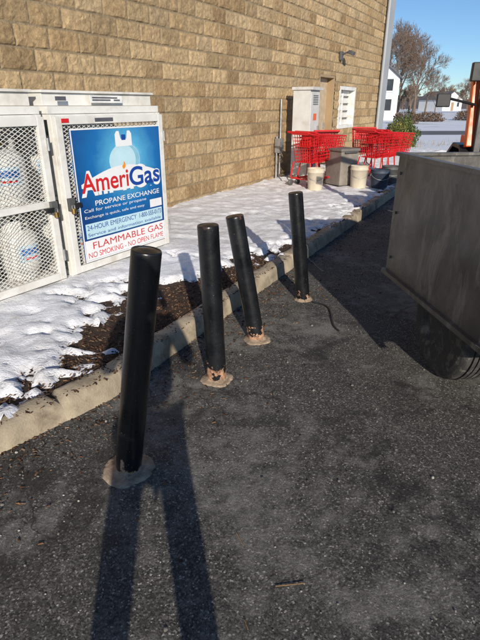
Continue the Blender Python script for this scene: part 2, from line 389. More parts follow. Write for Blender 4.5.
# ------------------------------------------------------------ building
BH=5.6
def building():
    root=empty('store_building',W(0,0,0),WALL_ANG)
    u=[.0,.005,.018,.045,.075,.1,.125,.155,.182,.195]
    ss=[]
    for i in range(int(round((S1-S0)/.2))): ss+= [S0+i*.2+a for a in u]
    ss.append(S1)
    zs=[]
    for i in range(int(BH/.2)): zs+= [i*.2+a for a in u]
    zs.append(BH)
    ss=np.array(ss); zs=np.array(zs)
    n,m=len(ss),len(zs); v=np.zeros((n,m,3)); col=np.ones((n,m,4),dtype=np.float32)
    rnd={}
    rg=random.Random(4)
    base=[(.49,.35,.195),(.55,.40,.225),(.45,.315,.17),(.51,.375,.22),(.42,.285,.15)]
    cI=np.minimum((zs/.2+1e-6).astype(int),int(BH/.2)-1)
    for j in range(m):
        c=cI[j]; zf=zs[j]-c*.2; ez=min(zf,.2-zf)
        off=.2 if c%2 else 0
        for i in range(n):
            t=(ss[i]-S0+off); q=int(t/.4+1e-6); sf=t-q*.4; es=min(sf,.4-sf)
            e=min(ez,es)
            if e<.0055: h=0.0; key=None
            else:
                key=(q,c)
                if key not in rnd: rnd[key]=(rg.choice(base),rg.uniform(.80,1.12),rg.uniform(0,50),rg.uniform(-.004,.008))
                r=rnd[key]
                h=.008+min(1,(e-.005)/.04)*.007+r[3]*.5+noise.fractal(Vector((ss[i]*11+r[2],zs[j]*13,r[2])),1,2,4)*.014
                h=max(h,.002)
            v[i,j]=(ss[i],-h,zs[j])
            if key is None: col[i,j,:3]=(.34,.265,.17)
            else:
                b=rnd[key][0];g=rnd[key][1]; col[i,j,:3]=(b[0]*g,b[1]*g,b[2]*g)
    OP=[(5.55,6.55,-1,2.13),(6.9,8.15,.95,1.92)]
    i,j=np.meshgrid(np.arange(n-1),np.arange(m-1),indexing='ij')
    cs=(ss[:-1]+ss[1:])/2; cz=(zs[:-1]+zs[1:])/2
    keep=np.ones((n-1,m-1),bool)
    for a,b,c,d in OP:
        keep&=~((cs[:,None]>a)&(cs[:,None]<b)&(cz[None,:]>c)&(cz[None,:]<d))
    a=(i*m+j)[keep]; f=np.stack([a,a+m,a+m+1,a+1],-1)
    me=bpy.data.meshes.new('block_wall'); me.from_pydata(v.reshape(-1,3).tolist(),[],f.tolist()); me.materials.append(M_BLOCK)
    ca=me.color_attributes.new('Col','FLOAT_COLOR','POINT'); ca.data.foreach_set('color',col.ravel())
    ob=bpy.data.objects.new('block_wall',me); COL.objects.link(ob); ob.parent=root
    mb=MB()
    mb.box(((S0+S1)/2,.35+6,BH/2-.01),(S1-S0-.04,12,BH-.02),simple('side_block',(.45,.33,.19),.9,0,.2,3,.4))
    mb.out('building_core',root)
    mb=MB()
    mb.box(((S0+S1)/2,6,BH+.10),(S1-S0+.3,12.5,.2),M_GREY); mb.out('roof_coping',root,.01)
    mb=MB(); mb.box((S1+.26,.1,BH/2),(.52,.42,BH-.02),M_GREY)
    mb.cyl((S1-.12,-.10,.1),(S1-.12,-.10,BH-.1),.045,M_GREY)
    mb.out('corner_trim',root,.006)
    mb=MB()
    a,b,c,d=OP[0]
    for x in(a+.03,b-.03): mb.box((x,.14,1.05),(.06,.30,2.16),M_TAN)
    mb.box(((a+b)/2,.14,2.10),(b-a-.12,.30,.06),M_TAN)
    mb.box(((a+b)/2,.18,1.03),(b-a-.13,.05,2.07),simple('door_leaf',(.50,.40,.27),.5,bmp=0))
    mb.box((b-.2,.14,1.05),(.03,.06,.12),M_GALV); mb.out('service_door',root,.004)
    mb=MB(); a,b,c,d=OP[1]
    for x in(a+.04,b-.04): mb.box((x,.10,(c+d)/2),(.08,.26,d-c),M_WHITE)
    for z in(c+.04,d-.04): mb.box(((a+b)/2,.10,z),(b-a-.16,.26,.08),M_WHITE)
    mb.box(((a+b)/2,.16,(c+d)/2),(b-a-.17,.03,d-c-.17),M_GLASS)
    mb.box(((a+b)/2,.12,(c+d)/2),(.05,.05,d-c-.16),M_WHITE)
    for k in range(5): mb.box(((a+b)/2,.13,c+.14+k*.17),(b-a-.17,.03,.12),M_WHITE)
    mb.out('window',root,.004)
    mb=MB(); mb.box((6.72,-.06,2.55),(.14,.06,.18),M_DKGREY); mb.cyl((6.72,-.08,2.58),(6.72,-.3,2.64),.02,M_DKGREY)
    mb.box((6.72,-.30,2.60),(.16,.13,.08),M_DKGREY,Euler((.35,0,0)).to_matrix()); mb.out('wall_lamp',root,.01)
    mb=MB()
    for x,z1 in((3.35,.95),(3.5,1.6)):
        mb.cyl((x,-.07,.15),(x,-.07,z1),.02,M_GALV)
    mb.box((3.42,-.09,.78),(.20,.10,.26),M_GALV); mb.box((4.75,-.09,1.35),(.3,.14,.42),M_GALV)
    mb.cyl((4.75,-.07,.15),(4.75,-.07,1.15),.02,M_GALV)
    mb.out('conduit',root,.003)
    return root
building()
def cabinet():
    root=empty('utility_cabinet',W(3.78,.46,.15),WALL_ANG)
    M=simple('cabinet_paint',(.60,.60,.58),.45,0,.1,5,0,dirt=(.38,.33,.26),dirt_amt=.4)
    mb=MB(); mb.box((0,0,.83),(.46,.34,1.56),M)
    mb.box((0,-.02,1.63),(.52,.42,.05),M)
    mb.box((0,0,.03),(.52,.40,.08),M_CONC)
    mb.box((0,-.178,.85),(.41,.016,1.42),M)
    for k in range(6): mb.box((0,-.19,.28+k*.03),(.24,.012,.012),M_DKGREY)
    for k in range(6): mb.box((0,-.19,1.36+k*.03),(.24,.012,.012),M_DKGREY)
    mb.box((.15,-.202,.9),(.03,.03,.16),M_GALV)
    mb.box((0,-.1875,1.14),(.16,.002,.12),M_ORANGE)
    mb.out('cabinet_body',root,.008)
cabinet()

# ------------------------------------------------------------ propane cages
CA=math.atan2(.848,.529)
def tank_mesh():
    mb=MB()
    prof=[(.13,.0),(.135,.02),(.125,.035),(.13,.05),(.152,.085),(.156,.12),(.156,.30),(.152,.33),(.125,.37),(.07,.395),(.03,.40),(.02,.42)]
    mb.lathe(prof,M_TANK,seg=24)
    for i in range(18):
        if i in(13,14): continue
        t0=2*math.pi*i/18;t1=2*math.pi*(i+1)/18; r=.105
        mb.add([(r*math.cos(t0),r*math.sin(t0),.375),(r*math.cos(t1),r*math.sin(t1),.375),(r*math.cos(t1),r*math.sin(t1),.465),(r*math.cos(t0),r*math.sin(t0),.465)],[(0,1,2,3)],M_TANK)
    mb.cyl((0,0,.4),(0,0,.45),.016,M_BRASS); mb.cyl((-.04,0,.435),(.03,0,.435),.012,M_BRASS); mb.cyl((0,0,.45),(0,0,.462),.03,M_BLACK)
    blue=simple('label_blue',(.04,.14,.40),.4,bmp=0); pale=simple('label_pale',(.45,.62,.72),.4,bmp=0)
    for a0,a1,z0,z1,mt,r in((-2.2,-.95,.15,.28,pale,.1575),(-2.1,-1.05,.205,.255,blue,.1585),(-1.95,-1.2,.168,.185,M_RED,.1585)):
        n=8; vs=[];fs=[]
        for i in range(n+1):
            t=a0+(a1-a0)*i/n
            vs+=[(r*math.cos(t),r*math.sin(t),z0),(r*math.cos(t),r*math.sin(t),z1)]
        for i in range(n): fs.append((2*i,2*i+2,2*i+3,2*i+1))
        mb.add(vs,fs,mt)
    return mb
TANK=None
def cage(x_shift,sign):
    global TANK
    CW,CD,Z0,Z1=1.25,.78,.03,1.30
    ox=-1.407+.529*x_shift; oy=3.966+.848*x_shift
    root=empty('propane_cylinder_cage',(ox,oy,.135),CA)
    mb=MB(); t=.045
    for x in(t/2,CW-t/2):
        for y in(t/2+.02,CD-t/2): mb.box((x,y,(Z0+Z1)/2),(t,t,Z1-Z0),M_WHITE)
    for z in(Z0+.02,Z1-.02):
        for y in(t/2+.02,CD-t/2): mb.box((CW/2,y,z),(CW-2*t,t-.004,.038),M_WHITE)
        for x in(t/2,CW-t/2): mb.box((x,CD/2+.01,z),(t-.004,CD-2*t-.022,.038),M_WHITE)
    mb.box((CW/2,CD-.012,(Z0+Z1)/2),(CW-2*t,.004,Z1-Z0-.08),M_WHITE)
    mb.box((CW/2,CD/2+.02,.66),(CW-2*t,CD-.14,.02),M_WHITE)
    mb.box((CW/2,CD/2+.02,.075),(CW-2*t,CD-.14,.012),M_WHITE)
    for x in(.08,CW-.08):
        for y in(.1,CD-.1): mb.box((x,y,.005),(.07,.07,.05),M_GALV)
    mb.box((CW/2,CD/2+.03,Z1+.030),(CW+.01,CD-.02,.055),M_WHITE)
    mb.box((CW/2,CD/2+.06,Z1+.105),(CW-.03,CD-.10,.09),M_WHITE)
    mb.box((CW/2,CD/2+.055,Z1+.160),(CW+.00,CD-.06,.018),M_WHITE)
    mb.out('cage_body',root,.004)
    mb=MB(); f=.06; y=-.002
    for x in(f/2+.01,CW-f/2-.01): mb.box((x,y,(Z0+Z1)/2+.0),(f,.032,Z1-Z0-.03),M_WHITE)
    for z in(Z0+.045,Z1-.045): mb.box((CW/2,y,z),(CW-2*f-.02,.030,f),M_WHITE)
    if not sign: mb.box((CW/2,y,.66),(CW-2*f-.02,.028,.05),M_WHITE)
    for z in(.2,1.05):
        mb.cyl((CW-.012,-.028,z),(CW-.012,-.028,z+.09),.011,M_GALV)
    mb.out('door_frame',root,.004)
    mb=MB(); lx=CW-.045 if not sign else .045
    mb.box((lx,-.03,.63),(.06,.03,.10),M_DKGREY); mb.box((lx+(-.05 if not sign else .05),-.045,.62),(.07,.02,.035),M_BLACK)
    mb.cyl((lx,-.05,.56),(lx,-.05,.60),.02,M_BRASS); mb.path([(lx-.013,-.05,.6),(lx-.013,-.05,.625),(lx+.013,-.05,.625),(lx+.013,-.05,.6)],.004,M_GALV,6)
    mb.out('latch',root,.003)
    mb=MB(); x0,x1,z0,z1=f,CW-f,Z0+.06,Z1-.06
    step,slope,w,yb=.030,.60,.0042,.004
    for sg in(1,-1):
        L=(x1-x0)*slope; k=z0-L
        while k<z1:
            a=max(0,(z0-k)/slope); b=min(x1-x0,(z1-k)/slope)
            if b-a>.01:
                xa,xb=x0+a,x0+b; za,zb=k+slope*a,k+slope*b
                if sg<0: xa,xb=x1-a,x1-b
                dx,dz=xb-xa,zb-za; l=math.hypot(dx,dz); nx,nz=-dz/l*w/2,dx/l*w/2
                yy=yb+(.0015 if sg>0 else -.0015)
                mb.add([(xa-nx,yy,za-nz),(xb-nx,yy,zb-nz),(xb+nx,yy,zb+nz),(xa+nx,yy,za+nz),
                        (xa-nx,yy+.003,za-nz),(xb-nx,yy+.003,zb-nz),(xb+nx,yy+.003,zb+nz),(xa+nx,yy+.003,za+nz)],
                       [(0,1,2,3),(4,7,6,5),(0,4,5,1),(2,6,7,3)],M_MESHW)
            k+=step
    mb.out('expanded_metal',root)
    for lz in(.085,.672):
        for ix in range(3):
            for iy in range(2):
                if TANK is None: TANK=tank_mesh().out('propane_tank'); ob=TANK
                else: ob=bpy.data.objects.new('propane_tank',TANK.data); COL.objects.link(ob)
                ob.parent=root; ob.location=(.24+ix*.385,.23+iy*.34,lz); ob.rotation_euler=(0,0,random.uniform(-.5,.5))
    mb=MB(); ink=simple('sticker_ink',(.1,.1,.12),.5,bmp=0); 
    if sign:
        mb.box((.62,.052,Z1+.108),(.36,.004,.055),simple('sticker_white',(.8,.8,.78),.4,bmp=0))
        for k,(a,b) in enumerate(((.46,.74),(.46,.66),(.70,.77))):
            mb.box(((a+b)/2,.048,Z1+.12-.018*min(k,1)),(b-a,.003,.010),ink)
        mb.box((.14,.046,Z1+.11),(.10,.004,.03),ink)
    mb.box((.10,-.0205,Z1-.045),(.07,.003,.03),M_RED); mb.box((.5,-.0205,Z1-.045),(.2,.003,.028),ink)
    mb.out('stickers',root)
    return root
cageL=cage(-1.33,False)
cageR=cage(0,True)

def sign(root):
    g=empty('advertising_sign',(0,0,0),0,root)
    x0,x1,z0,z1=.125,1.185,.115,1.195; y=-.022
    m,nt,b=nmat('sign_print'); co=coords(nt)
    mp=N(nt,'ShaderNodeMapping'); mp.inputs['Location'].default_value=(-.72,0,-.93); nt.links.new(co,mp.inputs[0])
    ln=N(nt,'ShaderNodeVectorMath',operation='LENGTH'); nt.links.new(mp.outputs[0],ln.inputs[0])
    d=math_(nt,'ADD',ln.outputs['Value'],math_(nt,'MULTIPLY',noi(nt,co,5,4,.6,1.5),.18))
    c=ramp(nt,d,[(.08,(.55,.80,.88)),(.26,(.10,.42,.66)),(.48,(.012,.15,.42)),(.80,(.008,.05,.20))])
    nt.links.new(c,b.inputs['Base Color']); b.inputs['Roughness'].default_value=.3
    mb=MB(); mb.box(((x0+x1)/2,y+.006,(z0+z1)/2),(x1-x0,.008,z1-z0),m); mb.out('sign_panel',g,.001)
    WH=simple('print_white',(.80,.81,.82),.35,0,.04,5,0); RD=simple('print_red',(.60,.02,.025),.35,0,.05,5,0); BL=simple('print_blue',(.01,.06,.32),.35,0,.05,5,0)
    LB=simple('print_pale_blue',(.50,.72,.80),.35,0,.1,9,0); OR=simple('print_orange',(.85,.30,.03),.35,0,.05,5,0); MBl=simple('print_mid_blue',(.25,.52,.66),.35,0,.1,9,0)
    mb=MB()
    def poly(pts,yy,mt): mb.add([(p[0],yy,p[1]) for p in pts],[tuple(range(len(pts)))],mt)
    cx,cz=.70,.945
    body=[(cx+.19*math.cos(t),cz-.03+.145*math.sin(t)) for t in np.linspace(0,2*math.pi,32,endpoint=False)]
    poly(body,y-.0005,LB)
    poly([(cx+.19*math.cos(t)*.98,cz-.03+.145*math.sin(t)*.98) for t in np.linspace(-1.2,1.2,16)]+[(cx+.19*math.cos(t)*.7,cz-.03+.145*math.sin(t)*.9) for t in np.linspace(1.2,-1.2,16)],y-.0009,MBl)
    poly([(cx-.10,cz+.09),(cx-.10,cz+.19),(cx-.08,cz+.215),(cx-.05,cz+.215),(cx-.035,cz+.15),(cx+.035,cz+.15),(cx+.05,cz+.215),(cx+.08,cz+.215),(cx+.10,cz+.19),(cx+.10,cz+.09)],y-.0012,WH)
    poly([(cx-.025,cz+.14),(cx-.025,cz+.185),(cx+.025,cz+.185),(cx+.025,cz+.14)],y-.0015,BL)
    sw=[]
    for t in np.linspace(0,1,16): sw.append((x0+.05+t*.97,.765+.105*math.sin(t*math.pi)+.02*t))
    for t in np.linspace(1,0,16): sw.append((x0+.05+t*.97,.735-.075*math.sin(t*math.pi)+.02*t))
    poly(sw,y-.0018,WH)
    poly([(x0+.04,.315),(x1-.04,.315),(x1-.04,.44),(x0+.04,.44)],y-.001,LB)
    poly([(x0+.014,z0+.014),(x1-.014,z0+.014),(x1-.014,.30),(x0+.014,.30)],y-.001,WH)
    poly([(.98,.455),(1.15,.455),(1.15,.53),(.98,.53)],y-.001,WH)
    e=.012
    for a,b,c_,d_ in((x0,x1,z1-e,z1),(x0,x1,z0,z0+e),(x0,x0+e,z0+e,z1-e),(x1-e,x1,z0+e,z1-e)):
        poly([(a,c_),(b,c_),(b,d_),(a,d_)],y-.0008,WH)
    mb.out('printed_artwork',g)
    textmesh('AmeriGas','logo_outline',g,.175,1.135,.765,y-.003,WH,.05,.185)
    textmesh('Ameri','logo_text_a',g,.175,.715,.77,y-.004,RD,.014,.150)
    textmesh('Gas','logo_text_b',g,.735,1.135,.77,y-.004,BL,.018,.160)
    mb=MB(); mb.add([(.665+p[0],y-.005,.845+p[1]) for p in((0,0),(.025,.015),(.03,.04),(.01,.07),(.005,.04),(-.015,.025))],[(0,1,2,3,4,5)],OR); mb.out('logo_flame',g)
    textmesh('PROPANE EXCHANGE','tagline',g,.30,1.12,.600,y-.003,WH,.008,.042)
    textmesh('Call for service or propane','line_a',g,.17,.93,.545,y-.003,WH,.0,.034)
    textmesh('Exchange is quick, safe and easy','line_b',g,.17,.9,.490,y-.003,WH,.0,.030)
    textmesh('24-HOUR EMERGENCY','line_c',g,.18,.78,.405,y-.003,BL,.0,.042)
    textmesh('1-800-555-0173','line_d',g,.82,1.13,.405,y-.003,BL,.006,.042)
    textmesh('Service and information available','line_e',g,.18,1.12,.345,y-.003,BL,.0,.028)
    textmesh('FLAMMABLE GAS','warn_a',g,.22,1.14,.248,y-.003,RD,.0,.060)
    textmesh('NO SMOKING - NO OPEN FLAME','warn_b',g,.16,1.14,.170,y-.003,RD,.0,.048)
sign(cageR)

# ------------------------------------------------------------ bollards
def bollard_mat(rust_h,seed,top=0,L=1):
    m,nt,b=nmat('bollard_paint'); co=coords(nt)
    mp=N(nt,'ShaderNodeMapping'); mp.inputs['Location'].default_value=(seed,seed*.7,0); nt.links.new(co,mp.inputs[0]); c3=mp.outputs[0]
    sx=N(nt,'ShaderNodeSeparateXYZ'); nt.links.new(co,sx.inputs[0]); z=sx.outputs[2]
    n6=noi(nt,c3,6,5,.7)
    base=mixc(nt,ramp(nt,n6,[(.35,0.),(.7,1.)]),(.004,.005,.006),(.012,.013,.016))
    n=noi(nt,c3,16,5,.7)
    foot=math_(nt,'SUBTRACT',rust_h,z)
    f=math_(nt,'ADD',math_(nt,'MULTIPLY',foot,9),math_(nt,'MULTIPLY',math_(nt,'SUBTRACT',n,.5),5.0))
    f=ramp(nt,f,[(.0,0.),(.12,1.)])
    rust=mixc(nt,ramp(nt,noi(nt,c3,30,3),[(.4,0.),(.62,1.)]),(.46,.27,.16),(.20,.10,.06))
    c=mixc(nt,f,base,rust)
    ch=ramp(nt,noi(nt,c3,24,5,.8),[(.69,0.),(.71,1.)])
    c=mixc(nt,math_(nt,'MULTIPLY',ch,.6),c,(.15,.08,.05))
    ds=ramp(nt,noi(nt,c3,120,2,.6),[(.71,0.),(.76,.45)])
    c=mixc(nt,ds,c,(.40,.38,.35))
    if top:
        tp=math_(nt,'ADD',math_(nt,'MULTIPLY',math_(nt,'SUBTRACT',z,L-.02),9),math_(nt,'MULTIPLY',math_(nt,'SUBTRACT',n,.57),7.0))
        c=mixc(nt,math_(nt,'MULTIPLY',ramp(nt,tp,[(0,0.),(.3,1.)]),top),c,(.13,.06,.05))
    nt.links.new(c,b.inputs['Base Color'])
    r=math_(nt,'ADD',ramp(nt,n6,[(.3,.22),(.7,.42)]),math_(nt,'MULTIPLY',f,.4),True)
    nt.links.new(r,b.inputs['Roughness'])
    h=math_(nt,'SUBTRACT',noi(nt,c3,40,3,.6),math_(nt,'MULTIPLY',f,.6)); bump(nt,b,h,.22,.004)
    return m
def bollard(base,top,r,rust_h,seed,topw,collar_r):
    root=empty('bollard',(*base,.0))
    b=Vector((*base,.0)); t=Vector(top); L=(t-b).length
    q=(t-b).to_track_quat('Z','Y')
    mt=bollard_mat(rust_h,seed,topw,L)
    mb=MB()
    prof=[(r,-.08)]+[(r,z) for z in np.linspace(.0,L-.02,14)]+[(r,L-.008),(r*.985,L-.002),(r*.95,L+.001),(r*.9,L+.001),(r*.86,L-.002),(r*.5,L+.004),(.004,L+.006)]
    mb.lathe(prof,mt,seg=40,wob=lambda a,z:1+.014*noise.noise(Vector((math.cos(a)*2,math.sin(a)*2,z*5+seed))))
    o=mb.out('pipe',root); o.rotation_mode='QUATERNION'; o.rotation_quaternion=q
    mb=MB(); cm=simple('footing_concrete',(.38,.29,.205),.95,0,.4,20,.8,dirt=(.12,.07,.04),dirt_amt=.85)
    wob=lambda a,z:1+.14*noise.noise(Vector((math.cos(a)*1.3+seed,math.sin(a)*1.3,z*4)))+.07*noise.noise(Vector((math.cos(a)*5+seed,math.sin(a)*5,z*4)))
    mb.lathe([(collar_r*1.06,-.01),(collar_r*1.03,.008),(collar_r*.97,.014),(collar_r*.80,.017),(r*1.1,.020),(r*.9,.035),(.01,.035)],cm,seg=64,wob=wob)
    mb.out('footing',root)
bollard((-.502,1.743),(-.345,1.76,1.01),.0575,.035,1,0,.112)
bollard((-.137,2.53),(-.168,2.545,.925),.0575,.075,5,.3,.092)
bollard((.118,3.07),(-.035,3.09,.86),.0575,.095,9,.8,.092)
bollard((.53,3.836),(.425,3.83,.885),.0560,.02,13,0,.072)

# ------------------------------------------------------------ trailer (steel box, right)
def trailer():
    far=Vector((1.02,3.30)); near=Vector((1.147,2.09)); d=(near-far).normalized()
    ang=math.atan2(d.y,d.x)
    root=empty('utility_trailer',(far.x,far.y,0),ang)
    nrm=Vector((-d.y,d.x)); sg=1 if nrm.x>0 else -1
    L,Wd,z0,z1=1.52,1.55,.45,1.205
    mb=MB()
    def B(x,y,z,sx,sy,sz,m=M_STEEL): mb.box((x,sg*y,z),(sx,sy,sz),m)
    nx,nz=40,20; vs=[];fs=[]
    for i in range(nx+1):
        for j in range(nz+1):
            x=L*i/nx; z=z0+(z1-z0)*j/nz; e=min(i,nx-i,j*2,(nz-j)*2)/6; e=min(1,e)
            vs.append((x,sg*(.004+e*.016*noise.noise(Vector((x*3.1,z*3.7,2)))),z))
    for i in range(nx):
        for j in range(nz): a=i*(nz+1)+j; fs.append((a,a+nz+1,a+nz+2,a+1))
    mb.add(vs,fs,M_STEEL,True)
    B(L/2,.022,(z0+z1)/2,L-.01,.006,z1-z0-.01)
    B(L/2,Wd-.008,(z0+z1)/2,L,.012,z1-z0)
    B(.008,Wd/2,(z0+z1)/2,.012,Wd-.06,z1-z0-.01); B(L-.008,Wd/2,(z0+z1)/2-.1,.012,Wd-.06,z1-z0-.2)
    B(L/2,Wd/2,z0+.02,L-.03,Wd-.06,.012)
    for y in(.008,Wd-.008): B(L/2,y,z1+.008,L+.03,.045,.022)
    B(.008,Wd/2,z1+.006,.045,Wd-.06,.018)
    B(L/2,.0,z0-.012,L+.02,.05,.028); B(L/2,Wd,z0-.012,L+.02,.05,.028)
    for y in(.42,Wd-.42): B(L/2,y,z0-.06,L-.1,.06,.10)
    for x in(.2,1.2): B(x,Wd/2,z0-.03,.06,Wd-.1,.06)
    for x in(.06,1.46):
        for z in(.55,.85,1.1): mb.cyl((x,sg*.004,z),(x,-sg*.008,z),.009,M_STEEL,seg=6)
    mb.out('box_body',root)
    ax=.70; mb=MB()
    mb.cyl((ax,sg*.2,.33),(ax,sg*(Wd-.2),.33),.035,M_STEEL)
    for y in(.42,Wd-.42): mb.box((ax,sg*y,.385),(.5,.05,.03),M_STEEL)
    mb.box((-.55,sg*Wd/2,z0-.06),(1.2,.08,.08),M_STEEL); mb.cyl((-.95,sg*Wd/2,z0-.02),(-.95,sg*Wd/2,.01),.03,M_STEEL)
    mb.cyl((.1,sg*.4,z0-.05),(.06,sg*.4,.26),.022,M_BLACK)
    mb.out('axle_and_tongue',root)
    for yc in(.18,Wd-.18):
        mb=MB(); r=.325; w=.22
        prof=[(.17,-w/2+.02),(.20,-w/2),(.27,-w/2-.006),(.296,-w/2+.002),(.312,-w/2+.012)]
        for k in range(6):
            a=-w/2+.020+k*.031; prof+=[(r-(.006 if k in(0,5) else 0),a),(r-(.004 if k in(0,5) else 0),a+.022),(r-.012,a+.0235),(r-.012,a+.030)]
        prof=prof[:-2]+[(.312,w/2-.010),(.296,w/2-.002),(.27,w/2+.006),(.20,w/2),(.17,w/2-.02)]
        mb.lathe(prof,M_RUB,origin=(ax,sg*yc,.325),axis='y',seg=72,smooth=False)
        mb.lathe([(.165,-.07),(.17,-.06),(.12,-.02),(.05,-.03),(.045,-.06),(.02,-.062)],M_GALV,origin=(ax,sg*yc,.325),axis='y',seg=28)
        mb.lathe([(.165,.07),(.17,.06),(.12,.02),(.05,.03),(.02,.04)],M_GALV,origin=(ax,sg*yc,.325),axis='y',seg=28)
        mb.out('wheel',root)
trailer()

# ------------------------------------------------------------ compact tractor beyond the trailer
def tractor():
    root=empty('compact_tractor',(2.99,5.55,.0),R(80))
    mb=MB()
    mb.box((.95,0,.92),(1.15,.52,.42),M_ORANGE); mb.box((1.45,0,.88),(.14,.5,.36),M_BLACK)
    mb.box((.2,0,.62),(1.0,.5,.25),M_DKGREY); mb.box((.9,0,.55),(1.4,.3,.22),M_DKGREY)
    mb.box((-.3,0,.98),(.45,.46,.08),M_BLACK); mb.box((-.5,0,1.2),(.10,.44,.42),M_BLACK)
    mb.cyl((.35,0,1.0),(.18,0,1.28),.025,M_BLACK)
    mb.lathe([(.17,-.012),(.185,0),(.17,.012),(.15,.0)],M_BLACK,origin=(.16,0,1.30),seg=24)
    for s in(-1,1):
        for k in range(7):
            t=R(10+k*27)
            mb.box((-.35+math.cos(t)*.60,s*.58,.52+math.sin(t)*.60),(.04,.30,.30),M_BLACK,Euler((0,-t,0)).to_matrix())
        mb.box((-.62,s*.60,1.35),(.07,.07,1.35),M_BLACK,Euler((0,.10,0)).to_matrix())
        mb.box((-.52,s*.66,1.42),(.10,.07,.62),M_ORANGE,Euler((0,.22,0)).to_matrix()); mb.box((-.60,s*.70,1.78),(.07,.10,.16),M_BLACK)
        mb.cyl((-.60,s*.66,1.5),(-.5,s*.90,1.56),.012,M_BLACK); mb.box((-.5,s*.94,1.54),(.04,.13,.12),M_BLACK)
        mb.cyl((-.40,s*.55,.75),(-.9,s*.45,.9),.03,M_BLACK)
    mb.box((-.56,0,2.04),(.08,1.28,.08),M_BLACK)
    mb.out('chassis',root,.01)
    for (x,r,w,yc) in((-.35,.52,.28,.60),(1.15,.33,.2,.5)):
        for s in(-1,1):
            mb=MB(); mb.lathe([(r*.5,-w/2),(r*.93,-w/2),(r,-w/2+.03),(r,w/2-.03),(r*.93,w/2),(r*.5,w/2)],M_RUB,origin=(x,s*yc,r),axis='y',seg=32)
            for k in range(20):
                t=2*math.pi*k/20
                for q in(-1,1): mb.box((x+math.cos(t)*r,s*yc+q*w*.23,r+math.sin(t)*r),(.035,w*.5,.04),M_RUB,Euler((0,-t,0)).to_matrix())
            mb.lathe([(r*.5,-.03),(r*.45,.0),(.06,.02),(.05,.05)],M_ORANGE,origin=(x,s*yc,r),axis='y',seg=20)
            mb.out('wheel',root)
tractor()

# ------------------------------------------------------------ shopping carts
def cart_mesh():
    mb=MB(); r=.007
    def P(u,v,w):
        x0=-.38+.06*(1-w); x1=.42+.06*w; hw=(.27-.06*u)*( .82+.18*w)
        zb=.46+.06*u; zt=.98-.05*u
        return Vector((x0+(x1-x0)*u,v*hw,zb+(zt-zb)*w))
    nu=14;nw=8
    for v in(-1,1):
        for i in range(nu+1): mb.cyl(P(i/nu,v,0),P(i/nu,v,1),r*.8,M_RED,seg=5)
        for j in range(nw+1): mb.cyl(P(0,v,j/nw),P(1,v,j/nw),r*(1.9 if j==nw else .8),M_RED,seg=6)
    for u in(0,1):
        for k in range(9):
            v=-1+k/4; mb.cyl(P(u,v,0),P(u,v,1),r*.8,M_RED,seg=5)
        for j in range(nw+1): mb.cyl(P(u,-1,j/nw),P(u,1,j/nw),r*(1.9 if j==nw else .8),M_RED,seg=6)
    for k in range(9): v=-1+k/4; mb.cyl(P(0,v,0),P(1,v,0),r*.8,M_RED,seg=5)
    for i in range(nu+1): mb.cyl(P(i/nu,-1,0),P(i/nu,1,0),r*.8,M_RED,seg=5)
    for v in(-1,1):
        mb.path([P(0,v,1),(-.50,v*.26,1.02)],.014,M_RED); 
        mb.path([(-.36,v*.22,.47),(-.40,v*.25,.20),(-.38,v*.25,.14),(.40,v*.17,.17),(.33,v*.17,.50)],.014,M_RED)
        mb.path([(-.38,v*.25,.14),(-.38,v*.25,.09)],.012,M_GALV); mb.path([(.38,v*.17,.17),(.38,v*.17,.09)],.012,M_GALV)
        for x,y in((-.40,.25),(.36,.17)): mb.lathe([(.02,-.014),(.06,-.014),(.062,0),(.06,.014),(.02,.014)],M_DKGREY,origin=(x,v*y,.062),axis='y',seg=16)
    mb.cyl((-.50,-.27,1.02),(-.50,.27,1.02),.02,M_RED); mb.cyl((-.38,-.25,.15),(-.38,.25,.15),.012,M_RED)
    for k in range(5): v=-1+k/2; mb.cyl((-.38,v*.24,.15),(.40,v*.16,.175),.006,M_RED,seg=5)
    mb.box((-.22,0,.86),(.01,.36,.20),M_RED,Euler((0,.35,0)).to_matrix()); mb.box((-.30,0,.76),(.20,.36,.012),M_RED)
    return mb
CART=None
def cart(x,y,z,rot):
    global CART
    if CART is None: CART=cart_mesh().out('shopping_cart'); o=CART
    else: o=bpy.data.objects.new('shopping_cart',CART.data); COL.objects.link(o)
    o.location=(x,y,z); o.rotation_euler=(0,0,rot); o.scale=(.90,.90,.90)
cart(1.34,9.25,.15,R(40)); cart(1.48,9.37,.15,R(40))
cart(1.50,9.95,.15,R(100))
cart(2.78,10.35,.13,R(35)); cart(2.94,10.47,.13,R(35)); cart(3.10,10.59,.13,R(35))
cart(2.7,11.5,.14,R(80))
def bucket(name,x,y,h,r,mat,z=.15):
    mb=MB(); mb.lathe([(r*.84,0),(r*.86,.01),(r*.97,h*.8),(r*1.03,h*.81),(r*1.03,h*.85),(r*.99,h*.86),(r,h*.97),(r*1.04,h),(r*.97,h),(r*.93,h*.95),(r*.8,h*.9)],mat,seg=28)
    ts=np.linspace(0,math.pi,12)
    mb.path([(r*1.03*math.cos(t),-r*.25-r*.7*math.sin(t),h*.8-math.sin(t)*h*.35) for t in ts],.004,M_GALV,5)
    mb.out(name,loc=(x,y,z))
bucket('plastic_bucket',1.30,8.72,.36,.145,M_BUCKW)
bucket('plastic_bucket',2.10,8.95,.38,.155,M_BUCKW)
bucket('plastic_tub',2.50,9.05,.30,.17,simple('blue_grey_plastic',(.04,.055,.085),.5,bmp=0))
bucket('plastic_tub',2.85,9.6,.30,.17,M_DKGREY)
